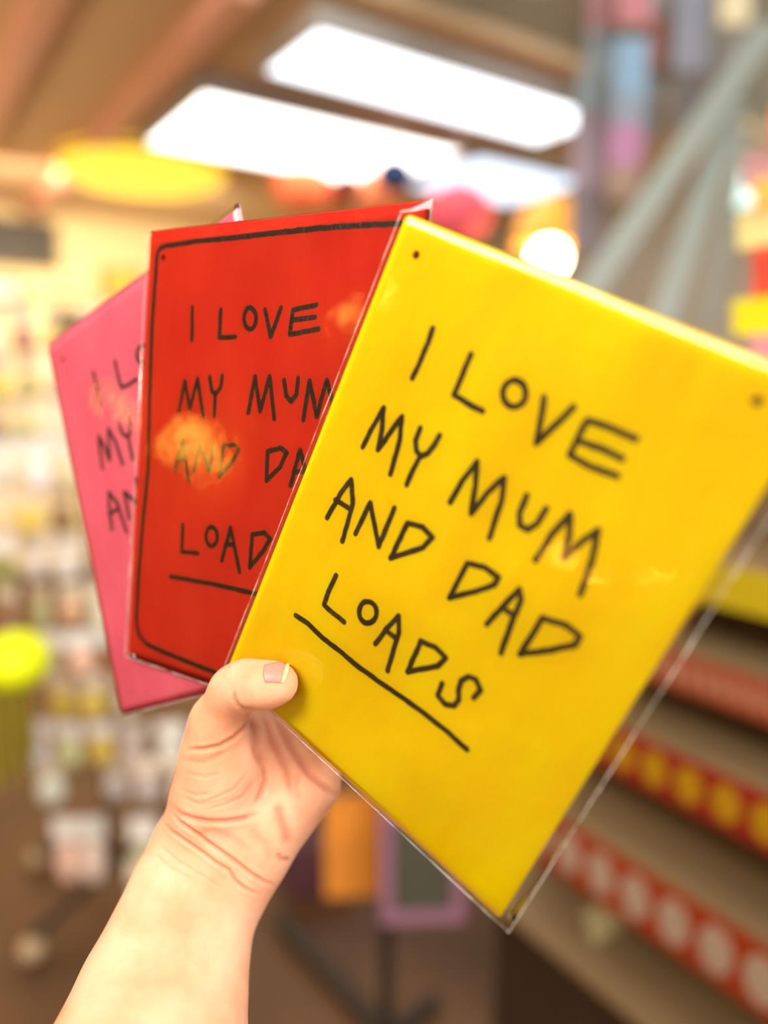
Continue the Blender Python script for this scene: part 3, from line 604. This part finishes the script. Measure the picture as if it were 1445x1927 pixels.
cn={CR:'cream',WH:'white',GR:'greyish',YE:'yellow',PE:'peach',BR:'brown',RD:'brick red',LM_:'pale green',PK:'pink',MV:'plum',OL:'olive'}
blob=[(0,0),(.5,.02),(.85,.18),(1,.5),(.82,.82),(.45,.98),(0,1)]
for ri,(yb,items) in enumerate(rows):
    items=sorted(items)
    for ci,(px,rgb) in enumerate(items):
        d=1.98+.10*math.sin(px*.021+ri)+random.uniform(-.05,.05); p=at(px,yb-22,d); j=tuple(max(0,min(255,int(c+random.uniform(-9,9)))) for c in rgb)
        hw,hh=(.036,.20) if ri>=11 else (.038,.125)
        g=thing('hanging_packet','%s packet, %s from the left in the %s row of the left rack'%(cn[rgb],nm[ci],rn[ri]),'packet',(p.x,p.y,p.z),math.radians(random.uniform(-60,-10)),'packets on the spinner rack')
        obj('backing_card',box(B(),-hw,hw,-.0006,.0006,-hh*.35,.0),col(WH if ri%2 else CR),g)
        e_=Vector((p.x-RX,p.y-RY,p.z+.010)); obj('peg',tube(B(),[(0,0,p.z+.03),(e_.x*.5,e_.y*.5,p.z+.024),tuple(e_),(e_.x*1.03,e_.y*1.03,p.z+.02)],.0022,6),WM,rack)
        rr=hw*.95; bm=B(); lathe(bm,[(rr*a,-hh+.62*hh*b) for a,b in blob],14); 
        for v_ in bm.verts: v_.co.y*=.45
        obj('trinket',bm,col(j),g,smooth=True)
        obj('hook_loop',tube(B(),[(0,0,0),(.004,0,.006),(0,0,.012),(-.004,0,.006),(0,0,0)],.0012,6,False),WM,g)
# neon lantern at the left edge
p=at(30,1243,1.7); t=thing('neon_pouf','neon yellow round paper ball at the left edge, with an olive fringe','paper ball',(p.x,p.y,p.z))
obj('ball',ball(B(),(0,0,0),.078,.88,32),mat('neon_yellow',(244,255,0),.6,var=.02),t,smooth=True)
bm=B()
for k in range(22):
    a=k*2.4; r=.045*math.sqrt((k+.5)/22); tube(bm,[(r*math.cos(a)-.03,r*math.sin(a),-.055),(r*1.2*math.cos(a)-.03,r*1.2*math.sin(a),-.17),(r*1.3*math.cos(a)-.03,r*1.3*math.sin(a),-.26-.03*math.sin(k*1.7))],.006,6)
o=obj('fringe',bm,mat('olive_fringe',(150,128,30),.8),t); o['kind']='stuff'
obj('string',tube(B(),[(0,0,.068),(0,0,CE-p.z if p.y>2.2 else HC-p.z)],.0015,6),MATS['string_white'],t)
# ------------------------------------------------ low things beyond the wrist
DK=mat('stand_dark',(50,42,36),.5); ba=at(662,1672,1.75); fb=at(795,1735,1.55); pm=ba.lerp(fb,.52)
t=thing('display_stand','dark metal T-shaped floor stand between the orange bag and the mauve frame','stand',(pm.x,pm.y,0)); c0=Vector((pm.x,pm.y,0))
zt=.70; dv=Vector((fb.x-ba.x,fb.y-ba.y,0)).normalized()
obj('post',tube(B(),[(0,0,.02),(0,0,zt)],.018,14),DK,t)
obj('top_rail',tube(B(),[Vector((ba.x,ba.y,zt))-c0-dv*.16,Vector((fb.x,fb.y,zt))-c0+dv*.02],.008,10),DK,t)
fo=Vector((dv.y,-dv.x,0))
obj('floor_bar',tube(B(),[Vector((-.03,.48,.025)),Vector((0.02,-.30,.025))],.025,10),DK,t)
obj('floor_bar',tube(B(),[Vector((-.22,-.02,.022)),Vector((.16,.02,.022))],.02,10),DK,t)
def bag(px,py,d,w2,h,dp,rgb,lab,rz,name='gift_bag'):
    p=at(px,py,d); g=thing(name,lab,'bag',(p.x,p.y,p.z),math.radians(rz)); bm=B(); box(bm,-w2,w2,-dp,dp,0,h)
    for v_ in bm.verts:
        if v_.co.z>h*.5: v_.co.y*=.45
    obj('body',bm,col(rgb,.6),g)
    if name=='gift_bag': obj('hanger',tube(B(),[(0,-dp*.5,h+.078),(0,dp*.5,h+.078),(0,0,h+.085),(0,0,max(h+.09,zt-p.z-.006))],.002,6),MATS['cord_black'],g)
    for s in (-1,1): obj('handle',tube(B(),[(-w2*.45,s*dp*.45,h*.97),(-w2*.4,s*dp*.5,h+.05),(0,s*dp*.5,h+.08),(w2*.4,s*dp*.5,h+.05),(w2*.45,s*dp*.45,h*.97)],.004,6),mat('handle_cord',(120,60,30),.7),g)
HZ=.70
bag(662,1672,1.75,.062,.235,.03,(226,140,44),'orange gift bag hanging between the wrist and the yellow sign',-30)
bp_=onz(590,1625,0)
def floor_bag(px,py,z0,w2,h,dp,rgb,lab):
    f=onz(px,py,z0); g=thing('gift_bag',lab,'bag',(f.x,f.y,z0),math.radians(-30)); obj('body',box(B(),-w2,w2,-dp,dp,0,h,.004),col(rgb,.6),g)
    for s_ in (-1,1): obj('handle',tube(B(),[(-w2*.45,s_*dp*.7,h*.97),(-w2*.4,s_*dp*.8,h+.04),(0,s_*dp*.8,h+.07),(w2*.4,s_*dp*.8,h+.04),(w2*.45,s_*dp*.7,h*.97)],.004,6),MATS['cord_black'],g)
floor_bag(598,1668,0,.10,.16,.05,(96,56,64),'plum gift bag standing on the floor behind the orange one')
floor_bag(560,1610,0,.08,.20,.05,(40,74,96),'teal gift bag standing on the floor behind the wrist')
p=at(795,1735,1.55); g=thing('picture_frame','empty mauve frame hanging under the lower edge of the yellow sign','frame',(p.x,p.y,p.z),math.radians(-32)); bm=B(); hw,hh,bt=.088,.26,.026
for a in ((-hw,hw,-.01,.01,0,bt),(-hw,hw,-.01,.01,hh-bt,hh),(-hw,-hw+bt,-.01,.01,bt,hh-bt),(hw-bt,hw,-.01,.01,bt,hh-bt)): obj('frame_rail',box(B(),*a,.003),mat('mauve',(150,104,124),.5),g)
obj('hanger',tube(B(),[(0,0,hh-.004),(0,0,zt-p.z-.006)],.002,6),MATS['cord_black'],g)
obj('backing',box(B(),-hw+bt,hw-bt,.002,.006,bt,hh-bt),mat('frame_backing',(74,72,56),.8),g)
